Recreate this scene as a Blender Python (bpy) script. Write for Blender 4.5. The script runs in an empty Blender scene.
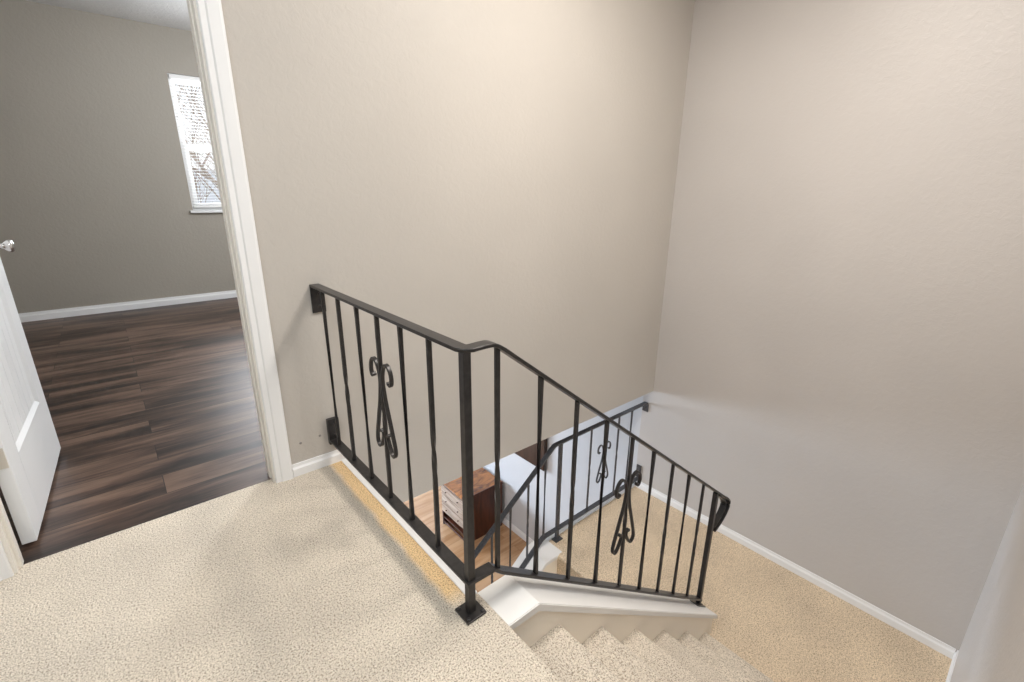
import bpy, bmesh, math, random
from mathutils import Vector, Matrix
from math import sin, cos, pi, radians

S = 0.9                     # survey units -> metres (applied to everything at the end)
C = bpy.context.scene.collection
random.seed(7)

# ---------------------------------------------------------------- surveyed dimensions
YW = 2.153                  # hall face of the door wall
YB = 2.27                   # its bedroom face
X2 = 3.5436                 # far stairwell wall
Y3 = -0.138                 # near stairwell wall
ZL = -1.4544                # landing
ZF = -3.15                  # lower room floor
ZC = 2.96                   # ceiling
YF = 6.793                  # bedroom far wall
XN, YN = 0.678, 0.986       # newel
RISE, RUN, NOSE0 = 0.20777, 0.267, 0.75
ZU = -0.41                  # underside of the upper floor

# ---------------------------------------------------------------- materials
def newmat(name):
    m = bpy.data.materials.new(name); m.use_nodes = True
    nt = m.node_tree
    return m, nt, nt.nodes['Principled BSDF']

def node(nt, t, **kw):
    n = nt.nodes.new(t)
    for k, v in kw.items():
        if k in n.inputs: n.inputs[k].default_value = v
        else: setattr(n, k, v)
    return n

def ramp(nt, fac, stops):
    r = nt.nodes.new('ShaderNodeValToRGB')
    e = r.color_ramp.elements
    while len(e) < len(stops): e.new(0.5)
    for el, (p, c) in zip(e, stops):
        el.position = p; el.color = (*c, 1)
    nt.links.new(fac, r.inputs['Fac'])
    return r.outputs['Color']

def coords(nt, scale=(1, 1, 1), rot=(0, 0, 0)):
    tc = nt.nodes.new('ShaderNodeTexCoord'); mp = nt.nodes.new('ShaderNodeMapping')
    mp.inputs['Scale'].default_value = scale; mp.inputs['Rotation'].default_value = rot
    nt.links.new(tc.outputs['Object'], mp.inputs['Vector'])
    return mp.outputs['Vector']

def mix(nt, fac, a, b, mode='MIX'):
    n = nt.nodes.new('ShaderNodeMix'); n.data_type = 'RGBA'; n.blend_type = mode
    for sock, v in ((n.inputs['Factor'], fac), (n.inputs[6], a), (n.inputs[7], b)):
        if hasattr(v, 'is_linked'): nt.links.new(v, sock)
        elif isinstance(v, tuple): sock.default_value = (*v, 1)
        else: sock.default_value = v
    return n.outputs[2]

def bump(nt, bs, height, strength, dist):
    b = node(nt, 'ShaderNodeBump', Strength=strength, Distance=dist)
    nt.links.new(height, b.inputs['Height']); nt.links.new(b.outputs['Normal'], bs.inputs['Normal'])

def paint(name, col, rough=0.55, tex=True, spec=0.35, bs_str=0.25):
    m, nt, bs = newmat(name)
    bs.inputs['Roughness'].default_value = rough
    bs.inputs['Specular IOR Level'].default_value = spec
    if tex:
        v = coords(nt)
        big = node(nt, 'ShaderNodeTexNoise', Scale=1.3, Detail=2.0); nt.links.new(v, big.inputs['Vector'])
        c = ramp(nt, big.outputs['Fac'], [(0.3, tuple(x * 0.965 for x in col)), (0.7, tuple(x * 1.03 for x in col))])
        nt.links.new(c, bs.inputs['Base Color'])
        n1 = node(nt, 'ShaderNodeTexNoise', Scale=34.0, Detail=4.0, Roughness=0.6, Distortion=0.6); nt.links.new(v, n1.inputs['Vector'])
        h = ramp(nt, n1.outputs['Fac'], [(0.42, (0, 0, 0)), (0.62, (1, 1, 1))])
        bump(nt, bs, h, bs_str, 0.0025)
    else:
        bs.inputs['Base Color'].default_value = (*col, 1)
    return m

def carpet(name, light, mid, dark, warm_light=None, scale=210):
    m, nt, bs = newmat(name)
    bs.inputs['Roughness'].default_value = 0.95
    bs.inputs['Specular IOR Level'].default_value = 0.05
    bs.inputs['Sheen Weight'].default_value = 0.15
    v = coords(nt)
    n1 = node(nt, 'ShaderNodeTexNoise', Scale=float(scale), Detail=2.0, Roughness=0.7); nt.links.new(v, n1.inputs['Vector'])
    c = ramp(nt, n1.outputs['Fac'], [(0.36, dark), (0.46, mid), (0.58, light), (0.72, tuple(min(1, x * 1.12) for x in light))])
    n2 = node(nt, 'ShaderNodeTexNoise', Scale=3.2, Detail=3.0); nt.links.new(v, n2.inputs['Vector'])
    c2 = ramp(nt, n2.outputs['Fac'], [(0.32, (0.88, 0.87, 0.86)), (0.68, (1.05, 1.04, 1.02))])
    col = mix(nt, 1.0, c, c2, 'MULTIPLY')
    if warm_light:  # warm light from below, painted into the pile colour along the open edge
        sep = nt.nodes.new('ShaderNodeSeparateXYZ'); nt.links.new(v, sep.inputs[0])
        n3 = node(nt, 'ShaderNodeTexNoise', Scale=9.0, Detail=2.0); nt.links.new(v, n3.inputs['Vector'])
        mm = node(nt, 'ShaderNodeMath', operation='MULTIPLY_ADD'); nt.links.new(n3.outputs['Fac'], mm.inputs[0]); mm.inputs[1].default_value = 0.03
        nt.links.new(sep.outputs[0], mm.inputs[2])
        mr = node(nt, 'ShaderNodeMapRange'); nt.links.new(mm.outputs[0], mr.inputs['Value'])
        mr.inputs['From Min'].default_value = warm_light[0] * S + 0.010; mr.inputs['From Max'].default_value = warm_light[1] * S + 0.015
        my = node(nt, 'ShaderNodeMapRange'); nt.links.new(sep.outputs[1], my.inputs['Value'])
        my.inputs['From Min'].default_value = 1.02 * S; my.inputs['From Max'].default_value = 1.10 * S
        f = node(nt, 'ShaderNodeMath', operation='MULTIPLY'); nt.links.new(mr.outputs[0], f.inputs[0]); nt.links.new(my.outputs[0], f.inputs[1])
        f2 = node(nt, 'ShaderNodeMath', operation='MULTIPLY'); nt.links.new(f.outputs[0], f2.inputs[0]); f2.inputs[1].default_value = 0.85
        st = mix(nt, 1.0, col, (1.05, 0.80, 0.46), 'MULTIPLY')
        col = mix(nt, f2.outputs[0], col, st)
    nt.links.new(col, bs.inputs['Base Color'])
    n4 = node(nt, 'ShaderNodeTexNoise', Scale=230.0, Detail=1.0); nt.links.new(v, n4.inputs['Vector'])
    bump(nt, bs, n4.outputs['Fac'], 0.8, 0.006)
    return m

def planks(name, stops, seam, plank=(1.15, 0.165), rough=0.32, grain=26.0, spec=0.5):
    """boards running along X"""
    m, nt, bs = newmat(name)
    bs.inputs['Roughness'].default_value = rough
    bs.inputs['Specular IOR Level'].default_value = spec
    v = coords(nt)
    br = node(nt, 'ShaderNodeTexBrick', Scale=1.0)
    br.offset = 0.37; br.inputs['Brick Width'].default_value = plank[0]; br.inputs['Row Height'].default_value = plank[1]
    br.inputs['Mortar Size'].default_value = 0.0016; br.inputs['Mortar Smooth'].default_value = 0.2; br.inputs['Bias'].default_value = 0.0
    br.inputs['Color1'].default_value = (0, 0, 0, 1); br.inputs['Color2'].default_value = (1, 1, 1, 1)
    nt.links.new(v, br.inputs['Vector'])
    # each board shifts its own grain
    add = node(nt, 'ShaderNodeVectorMath', operation='MULTIPLY_ADD')
    nt.links.new(br.outputs['Color'], add.inputs[0]); add.inputs[1].default_value = (3.1, 1.7, 9.0); nt.links.new(v, add.inputs[2])
    mp = nt.nodes.new('ShaderNodeMapping'); mp.inputs['Scale'].default_value = (1.1, grain * 0.42, 1.0)
    nt.links.new(add.outputs[0], mp.inputs['Vector'])
    n1 = node(nt, 'ShaderNodeTexNoise', Scale=1.0, Detail=5.0, Roughness=0.62, Distortion=0.35); nt.links.new(mp.outputs[0], n1.inputs['Vector'])
    mp2 = nt.nodes.new('ShaderNodeMapping'); mp2.inputs['Scale'].default_value = (3.0, grain * 4.0, 1.0)
    nt.links.new(add.outputs[0], mp2.inputs['Vector'])
    n2 = node(nt, 'ShaderNodeTexNoise', Scale=1.0, Detail=3.0, Roughness=0.7); nt.links.new(mp2.outputs[0], n2.inputs['Vector'])
    a = node(nt, 'ShaderNodeMath', operation='MULTIPLY_ADD'); nt.links.new(n2.outputs['Fac'], a.inputs[0]); a.inputs[1].default_value = 0.22
    nt.links.new(n1.outputs['Fac'], a.inputs[2])
    b2 = node(nt, 'ShaderNodeMath', operation='MULTIPLY_ADD'); nt.links.new(br.outputs['Color'], b2.inputs[0]); b2.inputs[1].default_value = 0.10
    nt.links.new(a.outputs[0], b2.inputs[2])
    c = ramp(nt, b2.outputs[0], stops)
    c = mix(nt, br.outputs['Fac'], c, seam)
    nt.links.new(c, bs.inputs['Base Color'])
    bump(nt, bs, n2.outputs['Fac'], 0.12, 0.001)
    return m

def metal_paint(name, col, rough=0.42):
    m, nt, bs = newmat(name)
    v = coords(nt)
    n = node(nt, 'ShaderNodeTexNoise', Scale=60.0, Detail=3.0); nt.links.new(v, n.inputs['Vector'])
    c = ramp(nt, n.outputs['Fac'], [(0.35, tuple(x * 0.8 for x in col)), (0.7, tuple(x * 1.25 for x in col))])
    nt.links.new(c, bs.inputs['Base Color'])
    bs.inputs['Roughness'].default_value = rough; bs.inputs['Metallic'].default_value = 0.25
    return m

def chrome(name, col, rough):
    m, nt, bs = newmat(name)
    bs.inputs['Base Color'].default_value = (*col, 1); bs.inputs['Metallic'].default_value = 1; bs.inputs['Roughness'].default_value = rough
    return m

def wood(name, a, b, scale=(30, 3, 30), rough=0.3):
    m, nt, bs = newmat(name)
    v = coords(nt, scale)
    n = node(nt, 'ShaderNodeTexNoise', Scale=1.0, Detail=5.0, Roughness=0.6, Distortion=1.2); nt.links.new(v, n.inputs['Vector'])
    c = ramp(nt, n.outputs['Fac'], [(0.3, a), (0.7, b)])
    nt.links.new(c, bs.inputs['Base Color']); bs.inputs['Roughness'].default_value = rough
    return m

def glass(name):
    m = bpy.data.materials.new(name); m.use_nodes = True; nt = m.node_tree
    for n in list(nt.nodes): nt.nodes.remove(n)
    out = nt.nodes.new('ShaderNodeOutputMaterial'); mx = nt.nodes.new('ShaderNodeMixShader')
    t = nt.nodes.new('ShaderNodeBsdfTransparent'); g = node(nt, 'ShaderNodeBsdfGlossy', Roughness=0.02)
    f = node(nt, 'ShaderNodeFresnel', IOR=1.3)
    nt.links.new(f.outputs[0], mx.inputs[0]); nt.links.new(t.outputs[0], mx.inputs[1]); nt.links.new(g.outputs[0], mx.inputs[2])
    nt.links.new(mx.outputs[0], out.inputs['Surface'])
    return m

M = {}
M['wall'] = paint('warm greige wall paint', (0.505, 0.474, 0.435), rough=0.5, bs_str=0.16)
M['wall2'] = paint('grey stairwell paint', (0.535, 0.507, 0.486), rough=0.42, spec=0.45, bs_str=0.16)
M['bedwall_shade'] = paint('shaded bedroom wall paint', (0.355, 0.327, 0.283), rough=0.6)  # wall paint with the bedroom's shade put into a darker colour
M['blue'] = paint('pale blue grey paint', (0.58, 0.59, 0.61), rough=0.6)
M['ceiling'] = paint('ceiling paint', (0.74, 0.74, 0.74), rough=0.8, bs_str=0.5)
M['trim'] = paint('white trim paint', (0.83, 0.835, 0.84), rough=0.35, tex=False)
M['cream'] = paint('cream trim paint', (0.80, 0.77, 0.71), rough=0.4, tex=False)
M['cap'] = paint('white cap paint', (0.80, 0.79, 0.77), rough=0.45, tex=False)
M['door'] = paint('door paint', (0.86, 0.88, 0.90), rough=0.35, tex=False)
M['skirt'] = paint('beige stringer paint', (0.90, 0.83, 0.72), rough=0.45, tex=False)
M['carpet'] = carpet('hall carpet', (0.78, 0.705, 0.605), (0.63, 0.56, 0.465), (0.31, 0.255, 0.195), warm_light=(0.637, 0.658))
M['carpet_l'] = carpet('landing carpet', (0.84, 0.70, 0.525), (0.68, 0.55, 0.395), (0.40, 0.31, 0.21), scale=142)
M['dark'] = planks('dark plank floor', [(0.44, (0.008, 0.006, 0.0058)), (0.54, (0.022, 0.0145, 0.0115)), (0.64, (0.068, 0.040, 0.029)), (0.76, (0.15, 0.095, 0.068))], (0.010, 0.008, 0.007), rough=0.40, grain=19, spec=0.4)
M['tan'] = planks('tan laminate floor', [(0.40, (0.25, 0.12, 0.05)), (0.62, (0.37, 0.205, 0.10)), (0.8, (0.46, 0.285, 0.16))], (0.22, 0.12, 0.06), rough=0.28)
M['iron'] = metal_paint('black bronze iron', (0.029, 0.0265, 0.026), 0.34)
M['iron_daylit'] = metal_paint('black iron in daylight', (0.072, 0.074, 0.08), 0.3)  # lighter copy of the iron, window light put into its colour
M['chrome'] = chrome('satin nickel', (0.72, 0.70, 0.68), 0.22)
M['hinge'] = chrome('brushed hinge metal', (0.78, 0.76, 0.72), 0.5)
M['redwood'] = wood('dark red wood', (0.022, 0.006, 0.004), (0.10, 0.028, 0.014), (14, 14, 2.2), 0.3)
M['topwood'] = wood('glossy chest top', (0.045, 0.012, 0.005), (0.46, 0.18, 0.045), (3.5, 9, 4), 0.14)
M['drawer'] = wood('weathered drawer front', (0.20, 0.13, 0.09), (0.55, 0.46, 0.38), (8, 2.5, 22), 0.35)
M['darkbox'] = wood('dark brown panel', (0.020, 0.010, 0.007), (0.055, 0.026, 0.016), (3, 18, 3), 0.4)
M['black'] = paint('black void', (0.01, 0.01, 0.01), tex=False)
M['glass'] = glass('window glass')
M['blind'] = paint('white blind slat', (0.85, 0.85, 0.84), rough=0.5, tex=False)
M['bark'] = wood('grey bark', (0.30, 0.23, 0.18), (0.55, 0.46, 0.38), (10, 10, 2), 0.9)
M['siding'] = paint('pale house siding', (0.80, 0.70, 0.54), tex=False)
M['roof'] = paint('pale roof', (0.62, 0.62, 0.63), rough=0.8)
M['ground'] = paint('winter lawn', (0.45, 0.42, 0.36), rough=0.95)
M['plug'] = paint('grey plug', (0.25, 0.23, 0.22), tex=False)

# ---------------------------------------------------------------- mesh helpers
def nb(): return bmesh.new()

def box(bm, x0, x1, y0, y1, z0, z1, bev=0.0):
    vs = [bm.verts.new((x, y, z)) for x in (x0, x1) for y in (y0, y1) for z in (z0, z1)]
    fs = [bm.faces.new([vs[i] for i in q]) for q in
          ((0, 1, 3, 2), (4, 6, 7, 5), (0, 4, 5, 1), (2, 3, 7, 6), (0, 2, 6, 4), (1, 5, 7, 3))]
    if bev:
        es = list({e for f in fs for e in f.edges})
        bmesh.ops.bevel(bm, geom=es, offset=bev, segments=2, profile=0.6, affect='EDGES')
    return vs

def prism(bm, pts, axis, a0, a1):
    """extrude a closed 2D outline along an axis ('x': pts are (y,z), 'y': (x,z), 'z': (x,y))"""
    def P(p, a): return {'x': (a, p[0], p[1]), 'y': (p[0], a, p[1]), 'z': (p[0], p[1], a)}[axis]
    A = [bm.verts.new(P(p, a0)) for p in pts]; B = [bm.verts.new(P(p, a1)) for p in pts]
    n = len(pts)
    bm.faces.new(A); bm.faces.new(B[::-1])
    for i in range(n): bm.faces.new([A[i], A[(i + 1) % n], B[(i + 1) % n], B[i]])
    return A + B

def sweep(bm, path, prof, up=Vector((0, 0, 1)), close_profile=True, twist=None, side=None):
    """sweep a profile [(u,v)..] (u sideways, v up) along path with mitred joints"""
    P = [Vector(p) for p in path]; n = len(P); rings = []
    for i in range(n):
        t0 = (P[i] - P[i - 1]).normalized() if i > 0 else None
        t1 = (P[i + 1] - P[i]).normalized() if i < n - 1 else None
        t = (t0 + t1).normalized() if t0 is not None and t1 is not None else (t0 or t1)
        if side is not None: lat = (side - t * side.dot(t)).normalized()
        else:
            lat = t.cross(up)
            lat = lat.normalized() if lat.length > 1e-6 else Vector((1, 0, 0))
        vv = lat.cross(t).normalized()
        k = 1.0; bis = None
        if t0 is not None and t1 is not None:
            c = max(0.3, t0.dot(t)); bis = (t1 - t0)
            k = 1.0 / c
        a = twist[i] if twist else 0.0
        ring = []
        for u, v in prof:
            uu, w = u * cos(a) - v * sin(a), u * sin(a) + v * cos(a)
            off = lat * uu + vv * w
            if bis is not None and bis.length > 1e-5:
                b = bis.normalized(); off = off + b * off.dot(b) * (k - 1)
            ring.append(bm.verts.new(P[i] + off))
        rings.append(ring)
    m = len(prof)
    for a, b in zip(rings, rings[1:]):
        for j in range(m): bm.faces.new([a[j], a[(j + 1) % m], b[(j + 1) % m], b[j]])
    bm.faces.new(rings[0][::-1]); bm.faces.new(rings[-1])

def rect(w, h, b=0.0):
    w /= 2; h /= 2
    if not b: return [(-w, -h), (w, -h), (w, h), (-w, h)]
    return [(-w + b, -h), (w - b, -h), (w, -h + b), (w, h - b), (w - b, h), (-w + b, h), (-w, h - b), (-w, -h + b)]

def lathe(bm, prof, origin, axis, seg=20):
    """profile [(r, a)] turned round an axis vector"""
    axis = Vector(axis).normalized(); o = Vector(origin)
    u = axis.orthogonal().normalized(); w = axis.cross(u)
    rings = [[bm.verts.new(o + axis * a + (u * cos(2 * pi * k / seg) + w * sin(2 * pi * k / seg)) * max(r, 1e-4)) for k in range(seg)] for r, a in prof]
    for A, B in zip(rings, rings[1:]):
        for k in range(seg): bm.faces.new([A[k], A[(k + 1) % seg], B[(k + 1) % seg], B[k]])
    bm.faces.new(rings[0][::-1]); bm.faces.new(rings[-1])

def catmull(pts, n=6):
    P = [Vector(p) for p in pts]; P = [P[0] * 2 - P[1]] + P + [P[-1] * 2 - P[-2]]
    out = []
    for i in range(1, len(P) - 2):
        a, b, c, d = P[i - 1:i + 3]
        for k in range(n):
            t = k / n
            out.append(0.5 * ((2 * b) + (c - a) * t + (2 * a - 5 * b + 4 * c - d) * t * t + (3 * b - a - 3 * c + d) * t ** 3))
    out.append(P[-2]); return out

def obj(name, bm, mat, parent=None, smooth=False, loc=None):
    bmesh.ops.recalc_face_normals(bm, faces=bm.faces)
    me = bpy.data.meshes.new(name); bm.to_mesh(me); bm.free()
    for m in (mat if isinstance(mat, (list, tuple)) else [mat]): me.materials.append(m)
    o = bpy.data.objects.new(name, me); C.objects.link(o)
    if loc is not None:
        o.location = loc
    if parent: o.parent = parent
    if smooth:
        for p in me.polygons: p.use_smooth = True
    return o

def auto_smooth(o, deg=40):
    me = o.data
    for p in me.polygons: p.use_smooth = True
    bm = bmesh.new(); bm.from_mesh(me)
    for e in bm.edges:
        if len(e.link_faces) == 2 and e.calc_face_angle(0) > radians(deg): e.smooth = False
    bm.to_mesh(me); bm.free()
    return o

def thing(name, label, cat, loc=(0, 0, 0), rotz=0.0, group=None):
    o = bpy.data.objects.new(name, None); C.objects.link(o); o.empty_display_size = 0.1
    o.location = loc; o.rotation_euler = (0, 0, rotz)
    o['label'] = label; o['category'] = cat
    if group: o['group'] = group
    return o

def tag(o, label, cat, group=None):
    o['label'] = label; o['category'] = cat
    if group: o['group'] = group
    return o

def struct(name, bm, m, label, cat):
    o = obj(name, bm, m); o['kind'] = 'structure'; return tag(o, label, cat)

# ---------------------------------------------------------------- floors
CE = 0.703                                    # carpet edge along the stairwell
bm = nb()
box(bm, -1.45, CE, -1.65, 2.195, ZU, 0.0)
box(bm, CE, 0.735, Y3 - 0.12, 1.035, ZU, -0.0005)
struct('floor', bm, M['carpet'], 'cream speckled carpet of the upper hall with a golden edge of painted warm light by the railing', 'carpet floor')
bm = nb(); box(bm, -1.8, 3.4, 2.195, YF + 0.14, ZU, -0.004)
struct('floor_bedroom', bm, M['dark'], 'dark brown wood plank floor of the bedroom beyond the doorway', 'wood floor')
bm = nb()
box(bm, 2.34, X2, Y3, 1.04, ZL - 0.3, ZL); box(bm, 2.302, X2, 1.04, 2.235, ZL - 0.3, ZL)
struct('floor_landing', bm, M['carpet_l'], 'golden beige carpeted landing at the turn of the stairs', 'carpet floor')
bm = nb(); box(bm, -2.2, X2, 0.9, 8.2, ZF - 0.2, ZF)
struct('floor_lower', bm, M['tan'], 'tan wood laminate floor of the lower room around the wooden chest', 'wood floor')

# ---------------------------------------------------------------- walls
DX0, DX1, DZ = -0.455, 0.390, 2.25           # door opening
bm = nb()
box(bm, -1.45, DX0 - 0.015, YW, YB, 0, ZC); box(bm, DX1 + 0.015, 0.735, YW, YB, 0, ZC)
box(bm, DX0 - 0.015, DX1 + 0.015, YW, YB, DZ + 0.015, ZC)
box(bm, 0.735, X2, YW, YB, ZU, ZC)
wall_back = struct('wall_back', bm, M['wall'], 'warm greige wall behind the iron railing, with the bedroom doorway', 'wall')
bm = nb(); box(bm, X2, X2 + 0.12, Y3 - 0.12, YB - 0.02, ZL - 0.3, ZC)
struct('wall_right', bm, M['wall2'], 'tall grey stairwell wall above the landing', 'wall')
bm = nb(); box(bm, X2, X2 + 0.12, YB - 0.02, 8.2, ZF, ZU); box(bm, X2, X2 + 0.12, 0.9, YB - 0.02, ZF, ZL - 0.3)
struct('wall_lower_right', bm, M['blue'], 'pale blue grey wall of the lower room behind the wooden chest', 'wall')
bm = nb(); box(bm, 0.6, X2, Y3 - 0.12, Y3, ZL - 0.3, ZC)
struct('wall_near', bm, M['wall2'], 'grey wall at the lower right corner beside the landing', 'wall')
bm = nb(); box(bm, -1.45, 0.6, -1.77, -1.65, 0, ZC); box(bm, 0.6, 0.72, -1.77, Y3 - 0.12, 0, ZC)
struct('wall_front', bm, M['wall'], 'greige hall wall behind the camera', 'wall')
bm = nb(); box(bm, -1.57, -1.45, -1.77, YB, 0, ZC)
struct('wall_left', bm, M['wall'], 'greige hall wall left of the camera', 'wall')
bm = nb(); box(bm, -1.57, X2 + 0.12, -1.77, YB, ZC, ZC + 0.1)
struct('ceiling', bm, M['ceiling'], 'white ceiling of the hall and stairwell', 'ceiling')
# bedroom shell
WX0, WX1, WZ0, WZ1 = 0.865, 1.85, 1.075, 2.515
bm = nb()
box(bm, -1.8, WX0, YF, YF + 0.14, 0, ZC); box(bm, WX1, 3.4, YF, YF + 0.14, 0, ZC)
box(bm, WX0, WX1, YF, YF + 0.14, 0, WZ0); box(bm, WX0, WX1, YF, YF + 0.14, WZ1, ZC)
struct('wall_bedroom_back', bm, M['bedwall_shade'], 'shade-darkened far bedroom wall with the bright window', 'wall')
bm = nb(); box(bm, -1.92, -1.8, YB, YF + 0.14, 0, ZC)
struct('wall_bedroom_left', bm, M['bedwall_shade'], 'shade-darkened left wall of the bedroom', 'wall')
bm = nb(); box(bm, 3.4, 3.52, YB, YF + 0.14, 0, ZC)
struct('wall_bedroom_right', bm, M['bedwall_shade'], 'shade-darkened right wall of the bedroom', 'wall')
bm = nb(); box(bm, -1.92, 3.52, YB, YF + 0.14, ZC, ZC + 0.1)
struct('ceiling_bedroom', bm, M['ceiling'], 'white textured bedroom ceiling at the top left', 'ceiling')
# lower room shell
bm = nb(); box(bm, -2.2, X2 + 0.12, 8.2, 8.32, ZF, ZU)
struct('wall_lower_back', bm, M['blue'], 'far wall of the lower room', 'wall')
bm = nb(); box(bm, -2.32, -2.2, 0.9, 8.32, ZF, ZU)
struct('wall_lower_left', bm, M['blue'], 'left wall of the lower room', 'wall')
bm = nb(); box(bm, -2.2, X2, YF + 0.14, 8.2, ZU, ZU + 0.1); box(bm, 0.735, X2, YB, 2.30, ZU, ZU + 0.02)
struct('ceiling_lower', bm, M['ceiling'], 'ceiling of the lower room', 'ceiling')

# ---------------------------------------------------------------- trim of the upper hall
def baseboard(bm, axis, a0, a1, face, out, z, h, t=0.014):
    """stepped moulding; axis 'x' runs along x, face = wall plane coordinate, out = +1/-1 into the room"""
    pr = [(face, z), (face + out * t, z), (face + out * t, z + h * 0.62), (face + out * t * 0.55, z + h * 0.78), (face + out * t * 0.45, z + h), (face, z + h)]
    prism(bm, pr, axis, a0, a1)
bm = nb(); baseboard(bm, 'x', 0.475, 0.735, YW, -1, 0, 0.062)
struct('baseboard_back', bm, M['trim'], 'short white baseboard between door casing and railing', 'baseboard')
bm = nb(); baseboard(bm, 'y', Y3 + 0.013, 2.24, X2, -1, ZL, 0.075)
struct('baseboard_right', bm, M['trim'], 'long white baseboard along the grey landing wall', 'baseboard')
bm = nb(); baseboard(bm, 'x', 2.36, X2 - 0.001, Y3, 1, ZL, 0.075)
struct('baseboard_near', bm, M['trim'], 'white baseboard turning the corner at the lower right', 'baseboard')
bm = nb(); baseboard(bm, 'x', -1.8, 3.4, YF, -1, -0.004, 0.092)
struct('baseboard_bedroom', bm, M['trim'], 'white baseboard along the far bedroom wall', 'baseboard')
bm = nb(); baseboard(bm, 'y', 2.35, 8.2, X2, -1, ZF, 0.10)
struct('baseboard_lower', bm, M['trim'], 'white baseboard below the blue grey wall of the lower room', 'baseboard')

# white nosing board along the open floor edge and the fascia under it
bm = nb(); box(bm, CE, 0.742, 1.035, YW - 0.0005, -0.06, 0.004, 0.004)
struct('trim_1', bm, M['trim'], 'white edge board along the hall carpet below the railing', 'trim')
bm = nb(); box(bm, 0.7355, 0.747, 1.06, YW - 0.0005, ZU, -0.0605)
struct('trim_2', bm, M['wall'], 'fascia below the open edge of the hall floor', 'trim')

# door casing (one per side), jambs with stop
def casing(bm, x0, x1, inner, z0, z1):
    w = x1 - x0
    def X(t): return x0 + t * w if inner == 'l' else x1 - t * w
    pr = [(X(0), YW), (X(0), YW - 0.008), (X(0.06), YW - 0.012), (X(0.30), YW - 0.012), (X(0.38), YW - 0.017), (X(0.86), YW - 0.021), (X(0.97), YW - 0.019), (X(1), YW - 0.012), (X(1), YW)]
    prism(bm, pr, 'z', z0, z1)
bm = nb(); casing(bm, 0.398, 0.474, 'l', 0, DZ + 0.1)
struct('trim_3', bm, M['trim'], 'tall white door casing right of the bedroom doorway', 'door casing')
bm = nb(); casing(bm, -0.557, -0.465, 'r', 0, DZ + 0.1)
struct('trim_4', bm, M['trim'], 'white door casing at the left edge beside the open door', 'door casing')
bm = nb()
box(bm, DX1, DX1 + 0.0145, YW + 0.0005, YB, 0, DZ); box(bm, DX1 - 0.004, DX1, YW + 0.05, YW + 0.075, 0, DZ)
struct('trim_5', bm, M['cream'], 'cream door jamb on the latch side', 'door jamb')
bm = nb()
box(bm, DX0 - 0.0145, DX0, YW + 0.0005, YB, 0, DZ); box(bm, DX0, DX0 + 0.010, YW + 0.03, YW + 0.065, 0, DZ)
struct('trim_6', bm, M['cream'], 'cream door jamb on the hinge side', 'door jamb')
bm = nb(); box(bm, DX0 - 0.0145, DX1 + 0.0145, YW + 0.0005, YB, DZ, DZ + 0.0145)
prism(bm, [(YW, DZ + 0.01), (YW - 0.012, DZ + 0.01), (YW - 0.02, DZ + 0.09), (YW - 0.012, DZ + 0.1), (YW, DZ + 0.1)], 'x', -0.465, 0.398)
struct('trim_7', bm, M['trim'], 'white head casing over the bedroom doorway', 'door casing')

# ---------------------------------------------------------------- bedroom door (hinged on the left, standing open)
door = thing('door_1', 'white panelled bedroom door standing open on the left', 'door', (-0.413, 2.312, 0), math.atan2(0.86, 0.038))
door['kind'] = 'structure'
DW, DT, DH, DZ0 = 0.862, 0.042, 2.215, 0.012      # local: x along the door from the hinge, +y = room-left face, face seen at y<0
bm = nb()
SW, BR = 0.142, 0.325
box(bm, 0, SW, 0, DT, DZ0, DH, 0.002); box(bm, DW - SW, DW, 0, DT, DZ0, DH, 0.002)
obj('stile', bm, M['door'], door)
bm = nb()
for z0, z1 in ((DZ0, BR), (1.02, 1.19), (DH - 0.15, DH)): box(bm, SW, DW - SW, 0, DT, z0, z1)
obj('rail', bm, M['door'], door)
for z0, z1 in ((BR, 1.02), (1.19, DH - 0.15)):
    bm = nb(); n = 7; w = (DW - 2 * SW) / n
    for i in range(n):
        x0 = SW + i * w; x1 = x0 + w
        pr = [(x0, 0.016), (x0 + 0.004, 0.012), (x1 - 0.004, 0.012), (x1, 0.016), (x1, DT - 0.016), (x1 - 0.004, DT - 0.012), (x0 + 0.004, DT - 0.012), (x0, DT - 0.016)]
        prism(bm, pr, 'z', z0, z1)
    obj('panel', bm, M['door'], door)
    bm = nb(); q = 0.02
    for s, y0, y1 in ((1, 0.0, 0.013), (-1, DT, DT - 0.013)):
        for (a, b) in (((z0, z0 + q)), (z1, z1 - q)):
            A = [(SW, y0, a), (DW - SW, y0, a), (DW - SW - q, y1, b), (SW + q, y1, b), (SW, y1, a), (DW - SW, y1, a)]
            vs = [bm.verts.new(p) for p in A]
            bm.faces.new([vs[0], vs[1], vs[2], vs[3]])
        for (a, b) in ((SW, SW + q), (DW - SW, DW - SW - q)):
            za, zb = (z0, z1)
            A = [(a, y0, za), (a, y0, zb), (b, y1, zb - q), (b, y1, za + q)]
            bm.faces.new([bm.verts.new(p) for p in A])
    obj('moulding', bm, M['door'], door)
for s in (-1, 1):
    bm = nb(); y0 = 0 if s < 0 else DT
    lathe(bm, [(0.030, 0), (0.030, 0.006), (0.026, 0.009), (0.012, 0.012), (0.011, 0.030), (0.018, 0.036), (0.026, 0.046), (0.028, 0.056), (0.025, 0.062), (0.014, 0.066), (0.0, 0.067)], (DW - 0.07, y0, 1.055), (0, s, 0), 24)
    k = obj('knob', bm, M['chrome'], door, smooth=True); k['label'] = 'satin nickel door knob'
for z in (0.335, 1.15, 1.95):
    bm = nb()
    box(bm, -0.0025, 0.0, 0.004, DT - 0.004, z, z + 0.08)
    lathe(bm, [(0.005, -0.002), (0.005, 0.082)], (-0.005, DT + 0.002, z), (0, 0, 1), 12)
    h = obj('hinge', bm, M['hinge'], door); h['label'] = 'grey metal hinge'

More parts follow.
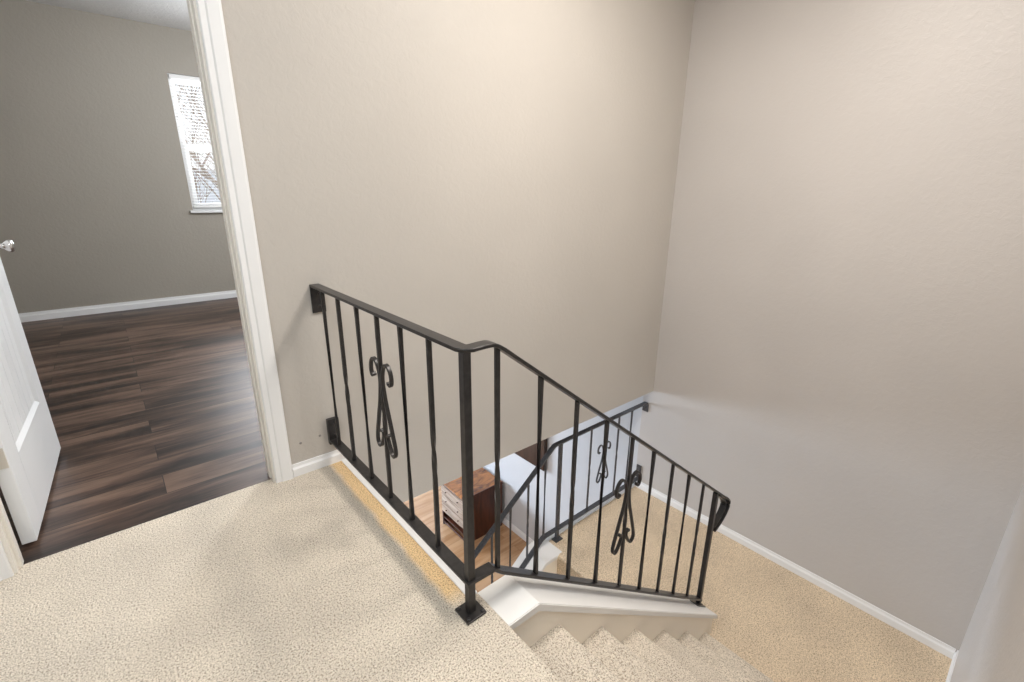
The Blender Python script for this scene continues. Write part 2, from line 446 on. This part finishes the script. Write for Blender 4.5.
# ---------------------------------------------------------------- bedroom window, blind, outdoors
win = thing('window_1', 'bright bedroom window with white frame on the far wall', 'window', (WX0, YF, WZ0)); win['kind'] = 'structure'
W, Hh = WX1 - WX0, WZ1 - WZ0
bm = nb()
for x0, x1, z0, z1 in ((0, 0.04, 0, Hh), (W - 0.04, W, 0, Hh), (0.04, W - 0.04, 0, 0.04), (0.04, W - 0.04, Hh - 0.04, Hh)):
    box(bm, x0, x1, 0.03, 0.13, z0, z1, 0.003)
obj('window_frame', bm, M['trim'], win)
bm = nb()
for x0, x1, z0, z1, y in ((0.04, 0.075, 0.04, 0.66, 0.05), (W - 0.075, W - 0.04, 0.04, 0.66, 0.05), (0.075, W - 0.075, 0.04, 0.08, 0.05), (0.04, W - 0.04, 0.66, 0.735, 0.05),
                       (0.04, 0.065, 0.735, Hh - 0.04, 0.085), (W - 0.065, W - 0.04, 0.735, Hh - 0.04, 0.085), (0.065, W - 0.065, Hh - 0.065, Hh - 0.04, 0.085)):
    box(bm, x0, x1, y, y + 0.03, z0, z1, 0.002)
obj('sash', bm, M['trim'], win)
bm = nb(); box(bm, 0.07, W - 0.07, 0.062, 0.066, 0.075, 0.67)
obj('glass_pane', bm, M['glass'], win)
bm = nb(); box(bm, 0.06, W - 0.06, 0.098, 0.102, 0.73, Hh - 0.06); obj('glass_pane', bm, M['glass'], win)
bm = nb(); box(bm, -0.03, W + 0.03, -0.045, 0.03, -0.03, 0.0, 0.004)
obj('window_sill', bm, M['trim'], win)

bl = thing('window_blind', 'white slatted blind with open slats hanging in the bedroom window', 'blind', (WX0, YF, WZ0))
bm = nb(); box(bm, 0.012, W - 0.012, -0.006, 0.026, Hh - 0.05, Hh - 0.012, 0.003); obj('head_rail', bm, M['blind'], bl)
bm = nb(); n = 40
for i in range(n):
    z = 0.075 + (Hh - 0.14) * i / (n - 1)
    pr = [(-0.003, z), (0.010, z + 0.0022), (0.024, z), (0.024, z + 0.0012), (0.010, z + 0.0034), (-0.003, z + 0.0012)]
    prism(bm, pr, 'x', 0.014, W - 0.014)
obj('slats', bm, M['blind'], bl)
bm = nb(); box(bm, 0.014, W - 0.014, -0.002, 0.023, 0.03, 0.05, 0.002); obj('bottom_rail', bm, M['blind'], bl)
for x in (0.14, W - 0.14):
    bm = nb(); box(bm, x - 0.001, x + 0.001, 0.010, 0.012, 0.04, Hh - 0.04); obj('lift_cord', bm, M['blind'], bl)
bm = nb(); lathe(bm, [(0.003, 0), (0.003, 0.62)], (0.075, -0.010, Hh - 0.68), (0, 0, 1), 8); obj('wand', bm, M['blind'], bl)

bm = nb(); box(bm, -14, 22, 8.4, 40, ZF - 0.3, ZF - 0.1)
struct('ground', bm, M['ground'], 'pale winter ground outside the bedroom window', 'ground')
def branch(bm, p, d, L, r, depth):
    pts = [p]; q = p.copy(); dd = d.copy(); n = 4
    for i in range(n):
        dd = (dd + Vector((random.uniform(-.22, .22), random.uniform(-.22, .22), random.uniform(-.08, .2)))).normalized()
        q = q + dd * (L / n); pts.append(q.copy())
    rings = []
    for i, pt in enumerate(pts):
        rr = r * (1 - 0.5 * i / n); t = (pts[min(i + 1, n)] - pts[max(i - 1, 0)]).normalized()
        u = t.orthogonal().normalized(); w = t.cross(u); k = 5
        rings.append([bm.verts.new(pt + (u * cos(2 * pi * a / k) + w * sin(2 * pi * a / k)) * rr) for a in range(k)])
    for A, B in zip(rings, rings[1:]):
        for k in range(5): bm.faces.new([A[k], A[(k + 1) % 5], B[(k + 1) % 5], B[k]])
    if depth > 0:
        for i in range(4 if depth > 1 else 5):
            t = random.uniform(0.3, 1.0); b = pts[min(n, max(1, int(t * n + .5)))]
            a = random.uniform(0, 2 * pi); sp = random.uniform(0.5, 1.0)
            nd = (dd * 0.8 + Vector((cos(a) * sp, sin(a) * sp, random.uniform(-.1, .5)))).normalized()
            branch(bm, b, nd, L * random.uniform(.55, .75), r * 0.5, depth - 1)
def tree(x, y, h, label):
    t = thing('bare_tree', label, 'tree', (x, y, ZF - 0.1))
    bm = nb(); pts = [(0, 0, -0.05), (0.05, 0, h * .25), (0.0, 0.06, h * .5), (0.06, 0.04, h * .72)]
    sweep(bm, pts, [(0.13 * cos(a), 0.13 * sin(a)) for a in [2 * pi * k / 8 for k in range(8)]], side=Vector((1, 0, 0)))
    obj('trunk', bm, M['bark'], t)
    bm = nb()
    for i in range(12):
        a = 2.4 * i; z = h * (0.32 + 0.032 * i)
        branch(bm, Vector((0.03, 0.03, z)), Vector((cos(a), sin(a), 0.75)).normalized(), h * 0.22, 0.034, 3)
    obj('branches', bm, M['bark'], t)
tree(2.0, 10.6, 7.5, 'bare branched winter tree just outside the bedroom window, in front of the house')
tree(-3.4, 15.8, 8.5, 'second bare winter tree farther out to the left, in front of the pale house')
hs = thing('house', 'pale neighbouring house behind the bare tree outside the bedroom window', 'house', (4.2, 19.0, ZF - 0.1))
bm = nb(); box(bm, -7, 7, 0, 6, -0.1, 3.9)
for i in range(18): prism(bm, [(0, 0.2 * i), (-0.02, 0.2 * i), (-0.005, 0.2 * i + 0.2), (0, 0.2 * i + 0.2)], 'x', -7, 7)
obj('house_wall', bm, M['siding'], hs)
bm = nb(); prism(bm, [(-0.5, 3.9), (3, 5.3), (6.5, 3.9)], 'x', -7.4, 7.4); obj('house_roof', bm, M['roof'], hs)
for x in (-4.2, -1.4, 1.4, 4.2):
    bm = nb(); box(bm, x - 0.6, x + 0.6, -0.06, -0.03, 1.5, 2.8); box(bm, x - 0.55, x + 0.55, -0.065, -0.055, 1.55, 2.75)
    obj('house_window', bm, M['trim'], hs)

# ---------------------------------------------------------------- stairs
def nosing_profile(x0, x1, z, r=0.022, back=None):
    """tread from x0 (behind) to nosing x1 at top z; rounded carpet nosing, riser below"""
    p = [(x0, z)]
    for k in range(7):
        a = pi / 2 - k * (pi + 0.5) / 6
        p.append((x1 - r + r * cos(a), z - r + r * sin(a)))
    p += [(x1 - 0.016, z - 2.2 * r), (x1 - 0.016, z - RISE - 0.001), (x0, z - RISE - 0.001)]
    return p
st = thing('staircase', 'cream carpeted flight of steps going down to the landing', 'stairs', (NOSE0, 0.4, 0))
L0 = Vector((NOSE0, 0.4, 0))
def local(bm, o):
    for v in bm.verts: v.co -= o
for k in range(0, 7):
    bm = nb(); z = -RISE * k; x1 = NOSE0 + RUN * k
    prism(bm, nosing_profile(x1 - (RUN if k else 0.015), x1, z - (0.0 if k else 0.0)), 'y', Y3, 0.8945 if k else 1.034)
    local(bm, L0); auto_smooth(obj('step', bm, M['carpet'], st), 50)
lo = thing('staircase', 'lower carpeted flight hidden behind the stringer wall, going down to the tan floor', 'stairs', (2.30, 1.5, ZL))
RISE2 = (ZL - ZF) / 8; L1 = Vector((2.30, 1.5, ZL))
for k in range(1, 8):
    bm = nb(); z = ZL - RISE2 * k; x1 = 2.30 - RUN * k
    prof = [(x1 + RUN, z)] + [(x1 + 0.022 - 0.022 * cos(pi / 2 - j * (pi + .5) / 6), z - 0.022 + 0.022 * sin(pi / 2 - j * (pi + .5) / 6)) for j in range(7)] + [(x1 + 0.016, z - 0.05), (x1 + 0.016, max(ZF + 0.001, z - RISE2)), (x1 + RUN, max(ZF + 0.001, z - RISE2))]
    prism(bm, prof, 'y', 1.0405, 2.0985)
    local(bm, L1); auto_smooth(obj('step', bm, M['carpet_l'], lo), 50)
bm = nb(); prism(bm, [(2.3015, ZL)] + [(2.30 - 0.022 * cos(pi / 2 - k * pi / 8), ZL - 0.022 + 0.022 * sin(pi / 2 - k * pi / 8)) for k in range(9)] + [(2.3015, ZL - 0.044)], 'y', 1.0405, 2.0985)
local(bm, L1); auto_smooth(obj('step_nosing', bm, M['carpet_l'], lo), 50)

# stringer wall between the flights, with its white cap
CS = 0.743; CX0, CX1, CXE, CZ = 0.7475, 0.888, 2.452, -0.022
def capz(x): return CZ - max(0, x - CX1) * CS
bm = nb(); prism(bm, [(CX0, CZ - 0.034), (CX1, CZ - 0.034), (CXE - 0.03, capz(CXE - 0.03) - 0.034), (CXE - 0.03, ZL + 0.001), (2.34, ZL + 0.001), (2.34, ZL - 0.31), (2.30, ZF), (CX0, ZF)], 'y', 0.895, 1.04)
struct('wall_stair', bm, M['skirt'], 'beige stringer wall beside the carpeted steps', 'stringer wall')
bm = nb()
prism(bm, [(CX0 - 0.004, CZ), (CX1, CZ), (CXE, capz(CXE)), (CXE, capz(CXE) - 0.030), (CX1, CZ - 0.030), (CX0 - 0.004, CZ - 0.030)], 'y', 0.881, 1.054)
bmesh.ops.bevel(bm, geom=[e for e in bm.edges], offset=0.003, segments=2, affect='EDGES')
struct('trim_8', bm, M['cap'], 'white sloping cap board below the stair railing', 'cap board')
# open edge of the landing and cap of the lower stringer
bm = nb(); box(bm, 2.336, X2 - 0.0005, 2.235, 2.285, ZL - 0.08, ZL + 0.012, 0.003)
struct('trim_9', bm, M['trim'], 'white edge board of the landing below the lower railing', 'trim')
bm = nb(); box(bm, 2.326, X2, 2.2355, 2.275, ZL - 0.3, ZL - 0.081)
struct('trim_10', bm, M['blue'], 'fascia below the open edge of the landing', 'trim')
S2 = RISE2 / RUN
S2 = 0.76
def cap2(x): return ZL + 0.002 - max(0, 2.15 - x) * S2
bm = nb(); prism(bm, [(2.325, ZL - 0.3), (2.302, ZF), (0.25, ZF), (0.25, cap2(0.25) - 0.034), (2.15, cap2(2.15) - 0.034), (2.325, cap2(2.2) - 0.034)], 'y', 2.10, 2.2345)
struct('wall_stair_lower', bm, M['skirt'], 'beige stringer wall of the lower flight', 'stringer wall')
bm = nb(); prism(bm, [(2.335, cap2(2.2)), (2.15, cap2(2.15)), (0.24, cap2(0.24)), (0.24, cap2(0.24) - 0.03), (2.15, cap2(2.15) - 0.03), (2.335, cap2(2.2) - 0.03)], 'y', 2.075, 2.315)
bmesh.ops.bevel(bm, geom=[e for e in bm.edges], offset=0.003, segments=2, affect='EDGES')
struct('trim_11', bm, M['cap'], 'white cap board of the lower flight beside the landing', 'cap board')

# ---------------------------------------------------------------- iron railings
BAR = 0.0155; RW = 0.043
def bar(name, p0, p1, root, origin, mat, twisted=False, w=BAR, t0=0.30, t1=0.62, turns=1.0):
    bm = nb(); p0, p1 = Vector(p0), Vector(p1)
    n = 40 if twisted else 1; path, tw = [], []
    for i in range(n + 1):
        t = i / n; path.append(p0.lerp(p1, t))
        s = min(1, max(0, (t - t0) / (t1 - t0))); s = s * s * (3 - 2 * s)
        tw.append(s * turns * pi)
    sweep(bm, path, rect(w, w * (0.8 if twisted else 1), w * 0.1), side=Vector((1, 0, 0)), twist=tw)
    local(bm, origin); o = obj(name, bm, mat, root)
    return auto_smooth(o, 28) if twisted else o

SCROLL = [(.062, .640), (.070, .633), (.079, .640), (.083, .660), (.077, .686), (.060, .704), (.041, .704), (.024, .688), (.012, .655), (.010, .62), (.022, .555), (.042, .49), (.060, .43), (.073, .385), (.074, .357), (.062, .341), (.046, .345), (.034, .362), (.024, .382), (.017, .400), (.019, .414), (.029, .418)]
def scroll(c, direction, root, origin, mat, w=0.0145, t=0.0095):
    """two mirrored scrolls of flat bar, one part each; c = centre on the bar, direction = horizontal unit along the railing"""
    d = Vector(direction); nrm = d.cross(Vector((0, 0, 1)))
    for s in (1, -1):
        bm = nb()
        pts = catmull([Vector(c) + d * (u * s) + Vector((0, 0, v - 0.531)) for u, v in SCROLL], 5)
        sweep(bm, pts, rect(w, t, 0.0015), side=nrm)
        # small rolled tips
        for e in (0, -1): lathe(bm, [(t * .8, -w / 2), (t * .8, w / 2)], pts[e], nrm, 10)
        local(bm, origin); o = auto_smooth(obj('scroll', bm, mat, root), 32); o['label'] = 'curled iron scroll'

def plate(name, x0, x1, y0, y1, z0, z1, root, origin, mat, bolts=()):
    bm = nb(); box(bm, x0, x1, y0, y1, z0, z1, 0.0015)
    local(bm, origin); o = obj(name, bm, mat, root)
    for b, ax in bolts:
        bm = nb(); lathe(bm, [(0.006, 0), (0.006, 0.003), (0.003, 0.005)], b, ax, 10); local(bm, origin); obj('bolt', bm, mat, o)
    return o

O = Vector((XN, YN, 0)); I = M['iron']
rl = thing('stair_railing', 'black iron railing along the hall edge and down the upper stairs, with scrolls', 'railing', O)
HT, HB = 0.899, 0.133                       # centre heights of hand rail and bottom rail
SL = 0.772
def rz(x): return 0.880 - 0.754 * (x - 0.80)   # sloping rail centre
def bz(x): return 0.106 - 0.749 * (x - 0.788)
# hand rail: hall run, corner, short level run, slope, lamb's tongue
path = [(XN, YW - 0.001, HT), (XN, YN + 0.02, HT), (XN + 0.006, YN + 0.006, HT), (XN + 0.02, YN, HT)]
path += [tuple(p) for p in catmull([(0.735, YN, HT + 0.001), (0.768, YN, HT - 0.0015), (0.80, YN, rz(0.80)), (0.84, YN, rz(0.84))], 4)]
path += [(2.43, YN, rz(2.43))]
path += [tuple(p) for p in catmull([(2.47, YN, rz(2.47)), (2.520, YN, -0.415), (2.558, YN, -0.450), (2.567, YN, -0.485), (2.548, YN, -0.525), (2.503, YN, -0.562), (2.450, YN, -0.588), (2.420, YN, -0.598)], 4)]
bm = nb(); sweep(bm, path, rect(RW, 0.0115, 0.002)); local(bm, O)
auto_smooth(obj('handrail', bm, I, rl), 35)
curl = catmull([(2.408, YN, rz(2.408) - 0.012), (2.455, YN, -0.385), (2.505, YN, -0.430), (2.520, YN, -0.468), (2.500, YN, -0.512), (2.455, YN, -0.548), (2.412, YN, -0.565)], 5)
bm = nb(); sweep(bm, curl, rect(RW * 0.8, 0.008, 0.0015)); local(bm, O); auto_smooth(obj('handrail_curl', bm, I, rl), 35)
bm = nb(); path = [(XN, YW - 0.001, HB), (XN, YN, HB), (0.765, YN, HB - 0.004), (0.795, YN, bz(0.795)), (2.395, YN, bz(2.395))]
sweep(bm, path, rect(RW, 0.0115, 0.002)); local(bm, O); auto_smooth(obj('bottom_rail', bm, I, rl), 35)
bm = nb(); box(bm, XN - 0.0125, XN + 0.0125, YN - 0.0125, YN + 0.0125, 0.006, HT - 0.005, 0.002); local(bm, O); obj('newel_post', bm, I, rl)
plate('base_plate', XN - 0.037, XN + 0.037, YN - 0.037, YN + 0.037, 0.001, 0.009, rl, O, I, [((XN + a, YN + b, 0.009), (0, 0, 1)) for a in (-.026, .026) for b in (-.026, .026)])
ex = 2.395
bm = nb(); box(bm, ex - 0.013, ex + 0.013, YN - 0.013, YN + 0.013, capz(ex) + 0.004, rz(ex) - 0.003, 0.002); local(bm, O); obj('end_post', bm, I, rl)
bm = nb(); fx0, fx1 = ex - 0.06, ex + 0.045
prism(bm, [(fx0, capz(fx0)), (fx1, capz(fx1)), (fx1, capz(fx1) + 0.007), (fx0, capz(fx0) + 0.007)], 'y', YN - 0.03, YN + 0.03); local(bm, O); fp = obj('foot_plate', bm, I, rl)
for fx in (fx0 + 0.02, fx1 - 0.02):
    bm = nb(); lathe(bm, [(0.007, 0), (0.007, 0.004), (0.004, 0.006)], (fx, YN - 0.01, capz(fx) + 0.006), (CS, 0, 1), 10); local(bm, O); obj('bolt', bm, I, fp)
for i, y in enumerate((2.062, 1.885, 1.70, 1.525, 1.352, 1.172)):
    bar('baluster', (XN, y, HB + 0.004), (XN, y, HT - 0.004), rl, O, I, i in (1, 3, 5))
for i, x in enumerate((0.790, 0.967, 1.147, 1.325, 1.507, 1.683, 1.866, 2.043, 2.222)):
    bar('baluster', (x, YN, bz(x) + 0.005), (x, YN, rz(x) - 0.005), rl, O, I, i in (0, 2, 4, 6, 8))
scroll((XN, 1.525, 0.538), (0, 1, 0), rl, O, I)
scroll((1.507, YN, -0.018), (1, 0, 0), rl, O, I)
plate('wall_bracket', XN - 0.022, XN + 0.038, YW - 0.009, YW - 0.001, 0.775, HT - 0.004, rl, O, I, [((XN + 0.012, YW - 0.009, z), (0, -1, 0)) for z in (.805, .86)])
plate('wall_bracket', XN - 0.022, XN + 0.032, YW - 0.024, YW - 0.001, 0.112, 0.245, rl, O, I, [((XN + 0.005, YW - 0.024, z), (0, -1, 0)) for z in (.16, .215)])

YR = 2.212; O2 = Vector((2.405, YR, ZL)); I2 = M['iron_daylit']
r2 = thing('stair_railing', 'black iron railing at the back of the landing, bending down the lower flight', 'railing', O2)
TZ, BZ = -0.546, -1.350
def tz2(x): return TZ - max(0, 2.335 - x) * S2
def bz2(x): return BZ - max(0, 2.24 - x) * S2
def railpath(f, x0, brk): 
    return [(X2 - 0.001, YR, f(3)), (brk + 0.05, YR, f(3))] + [tuple(p) for p in catmull([(brk + 0.03, YR, f(3)), (brk, YR, f(brk) - 0.004), (brk - 0.03, YR, f(brk - 0.03)), (brk - 0.06, YR, f(brk - 0.06))], 4)] + [(x0, YR, f(x0))]
bm = nb(); sweep(bm, railpath(tz2, 0.42, 2.335), rect(RW, 0.0115, 0.002)); local(bm, O2); auto_smooth(obj('handrail', bm, I2, r2), 35)
bm = nb(); sweep(bm, railpath(bz2, 0.45, 2.24), rect(RW, 0.0115, 0.002)); local(bm, O2); auto_smooth(obj('bottom_rail', bm, I2, r2), 35)
bm = nb(); box(bm, 2.405 - 0.013, 2.405 + 0.013, YR - 0.013, YR + 0.013, ZL + 0.006, TZ - 0.004, 0.002); local(bm, O2); obj('newel_post', bm, I2, r2)
plate('base_plate', 2.405 - 0.04, 2.405 + 0.04, YR - 0.034, YR + 0.022, ZL + 0.001, ZL + 0.009, r2, O2, I2)
for i, x in enumerate((3.33, 3.145, 2.96, 2.775, 2.59)): bar('baluster', (x, YR, BZ + 0.004), (x, YR, TZ - 0.004), r2, O2, I2, i in (1, 3))
for i in range(10):
    x = 2.245 - 0.175 * i
    bar('baluster', (x, YR, bz2(x) + 0.005), (x, YR, tz2(x) - 0.005), r2, O2, I2, i % 2 == 1)
x = 0.45; bm = nb(); box(bm, x - 0.013, x + 0.013, YR - 0.013, YR + 0.013, cap2(x) + 0.002, tz2(x) - 0.004, 0.002); local(bm, O2); obj('end_post', bm, I2, r2)
scroll((2.96, YR, -0.935), (1, 0, 0), r2, O2, I2)
plate('wall_bracket', X2 - 0.010, X2 - 0.001, YR - 0.03, YR + 0.03, TZ - 0.085, TZ - 0.006, r2, O2, I2, [((X2 - 0.010, YR, TZ - 0.05), (-1, 0, 0))])
plate('wall_bracket', X2 - 0.010, X2 - 0.001, YR - 0.022, YR + 0.03, BZ + 0.008, BZ + 0.14, r2, O2, I2, [((X2 - 0.010, YR, BZ + 0.1), (-1, 0, 0))])

# two screw plugs left in the wall near the railing foot
for x, z, lab in ((0.529, 0.159, 'small grey screw plug in the wall, nearer the door casing'), (0.62, 0.167, 'small grey screw plug in the wall, nearer the railing bracket')):
    bm = nb(); lathe(bm, [(0.006, 0.0), (0.006, 0.002), (0.003, 0.003)], (0, 0, 0), (0, -1, 0), 12)
    o = obj('screw_plug', bm, M['plug'], wall_back, loc=(x, YW, z)); o['label'] = lab

# ---------------------------------------------------------------- wooden chest in the lower room
dx0, dx1, dy0, dy1, dh = 2.86, 3.495, 4.25, 4.832, 0.715
OD = Vector(((dx0 + dx1) / 2, (dy0 + dy1) / 2, ZF))
ch = thing('drawer_chest', 'small dark red wooden chest of drawers on the tan floor', 'chest of drawers', OD)
def dbox(name, a, mat, parent, bev=0.004, lab=None):
    bm = nb(); box(bm, a[0], a[1], a[2], a[3], ZF + a[4], ZF + a[5], bev); local(bm, OD); o = obj(name, bm, mat, parent)
    if lab: o['label'] = lab
    return o
T = 0.022
bm = nb()
for a in ((dx0 + 0.02, dx1, dy0 + 0.006, dy0 + 0.006 + T, 0.0, dh - 0.035), (dx0 + 0.02, dx1, dy1 - 0.006 - T, dy1 - 0.006, 0.0, dh - 0.035), (dx1 - T, dx1, dy0 + 0.028, dy1 - 0.028, 0.06, dh - 0.035),
          (dx0 + 0.03, dx1 - T, dy0 + 0.028, dy1 - 0.028, 0.11, 0.13), (dx0 + 0.024, dx0 + 0.04, dy0 + 0.028, dy1 - 0.028, 0.03, 0.06)):
    box(bm, a[0], a[1], a[2], a[3], ZF + a[4], ZF + a[5], 0.002)
local(bm, OD); obj('carcass', bm, M['redwood'], ch)
dbox('top', (dx0, dx1 + 0.0, dy0, dy1, dh - 0.034, dh), M['topwood'], ch, 0.006, 'glossy orange and brown top board')
for a in ((dx0 - 0.001, dx1 + 0.001, dy0 - 0.004, dy0 + 0.012), (dx0 - 0.001, dx1 + 0.001, dy1 - 0.012, dy1 + 0.004)): dbox('top_edge', (*a, dh - 0.032, dh + 0.004), M['redwood'], ch, 0.002)
for i in range(3):
    z0 = 0.245 + i * 0.143
    d = dbox('drawer', (dx0 + 0.004, dx0 + 0.30, dy0 + 0.031, dy1 - 0.031, z0, z0 + 0.126), M['drawer'], ch, 0.004, 'weathered pale brown drawer front')
    for q in (-0.14, 0.14):
        bm = nb(); cy = (dy0 + dy1) / 2 + q
        lathe(bm, [(0.007, 0), (0.006, 0.008), (0.010, 0.014), (0.008, 0.018), (0.0, 0.020)], (dx0 + 0.004, cy, ZF + z0 + 0.063), (-1, 0, 0), 12)
        local(bm, OD); obj('knob', bm, M['redwood'], d, smooth=True)

# dark brown wall panel high on the lower room wall
bm = nb(); box(bm, X2 - 0.055, X2 - 0.002, 3.47, 4.9, -1.885, -1.25, 0.004)
o = obj('wall_cabinet', bm, M['darkbox']); tag(o, 'dark brown wooden wall cabinet on the blue grey wall above the chest', 'wall cabinet')

# ---------------------------------------------------------------- lights, world, camera
def area(name, loc, target, size, power, col, size_y=None, shape='DISK', spread=180):
    l = bpy.data.lights.new(name, 'AREA'); l.energy = power; l.color = col; l.shape = shape; l.size = size; l.spread = radians(spread)
    if size_y: l.shape = 'RECTANGLE'; l.size_y = size_y
    o = bpy.data.objects.new(name, l); C.objects.link(o); o.location = loc
    o.rotation_euler = (Vector(target) - Vector(loc)).to_track_quat('-Z', 'Y').to_euler(); return o
area('stairwell_lamp', (1.95, 1.0, 2.92), (1.95, 1.0, 0), 0.40, 37, (1.0, 0.94, 0.87), spread=172)
area('landing_fill', (1.75, 0.40, 2.92), (1.75, 0.40, 0), 0.9, 26, (1.0, 0.93, 0.85))  # unseen fill added to brighten the stringer, steps and landing
area('hall_fill', (-0.2, 0.1, 2.92), (0.1, 0.2, 0), 2.2, 68, (0.85, 0.93, 1.0))  # large unseen fill added for soft ambient light in the hall
area('lower_window_light', (1.2, 7.9, -1.2), (2.6, 3.0, -2.2), 1.8, 330, (0.70, 0.84, 1.0), 1.4)
area('lower_ceiling_lamp', (2.0, 4.2, -0.52), (2.2, 4.2, -3), 0.6, 30, (1.0, 0.97, 0.95))
area('bedroom_daylight', (1.36, 7.25, 1.85), (1.0, 3.5, 0.9), 0.95, 85, (0.93, 0.96, 1.0), 1.4)
pl = bpy.data.lights.new('bedroom_fill', 'POINT'); pl.energy = 160; pl.color = (0.93, 0.965, 1.0); pl.shadow_soft_size = 0.18  # unseen fill added to lift the bedroom ceiling and door
po = bpy.data.objects.new('bedroom_fill', pl); C.objects.link(po); po.location = (1.9, 4.3, 2.3)

w = bpy.data.worlds.new('World'); bpy.context.scene.world = w; w.use_nodes = True; nt = w.node_tree
bg = nt.nodes['Background']
tc = nt.nodes.new('ShaderNodeTexCoord'); sp = nt.nodes.new('ShaderNodeSeparateXYZ'); nt.links.new(tc.outputs['Generated'], sp.inputs[0])
nt.links.new(ramp(nt, sp.outputs[2], [(0.0, (0.95, 0.95, 0.95)), (0.5, (0.82, 0.90, 1.0))]), bg.inputs['Color']); bg.inputs['Strength'].default_value = 0.95
sc = bpy.context.scene
sc.view_settings.view_transform = 'Standard'; sc.view_settings.look = 'None'; sc.view_settings.exposure = 0.06; sc.view_settings.gamma = 1.0
sc.cycles.max_bounces = 10; sc.cycles.diffuse_bounces = 6; sc.cycles.use_denoising = True
try: sc.cycles.denoiser = 'OPENIMAGEDENOISE'
except Exception: pass
sc.cycles.sample_clamp_indirect = 6.0

cam = bpy.data.cameras.new('Camera'); co = bpy.data.objects.new('Camera', cam); C.objects.link(co); sc.camera = co
cam.sensor_width = 36.0; cam.lens = 469.7178 * 36.0 / 1024.0; cam.clip_start = 0.01
yaw, pit, rol = 0.7087, 0.3057, 0.008
fw = Vector((sin(yaw) * cos(pit), cos(yaw) * cos(pit), -sin(pit))); r = Vector((cos(yaw), -sin(yaw), 0)); u = r.cross(fw)
rr = r * cos(rol) + u * sin(rol); uu = u * cos(rol) - r * sin(rol)
mw = Matrix((( rr.x, uu.x, -fw.x, 0), (rr.y, uu.y, -fw.y, 0), (rr.z, uu.z, -fw.z, 1.3), (0, 0, 0, 1)))
co.matrix_world = mw

# ---------------------------------------------------------------- to metres
for me in bpy.data.meshes: me.transform(Matrix.Scale(S, 4))
for o in C.objects:
    o.location = o.location * S
for l in bpy.data.lights:
    l.energy *= S * S
    if l.type == 'AREA': l.size *= S; l.size_y *= S
bpy.context.view_layer.update()
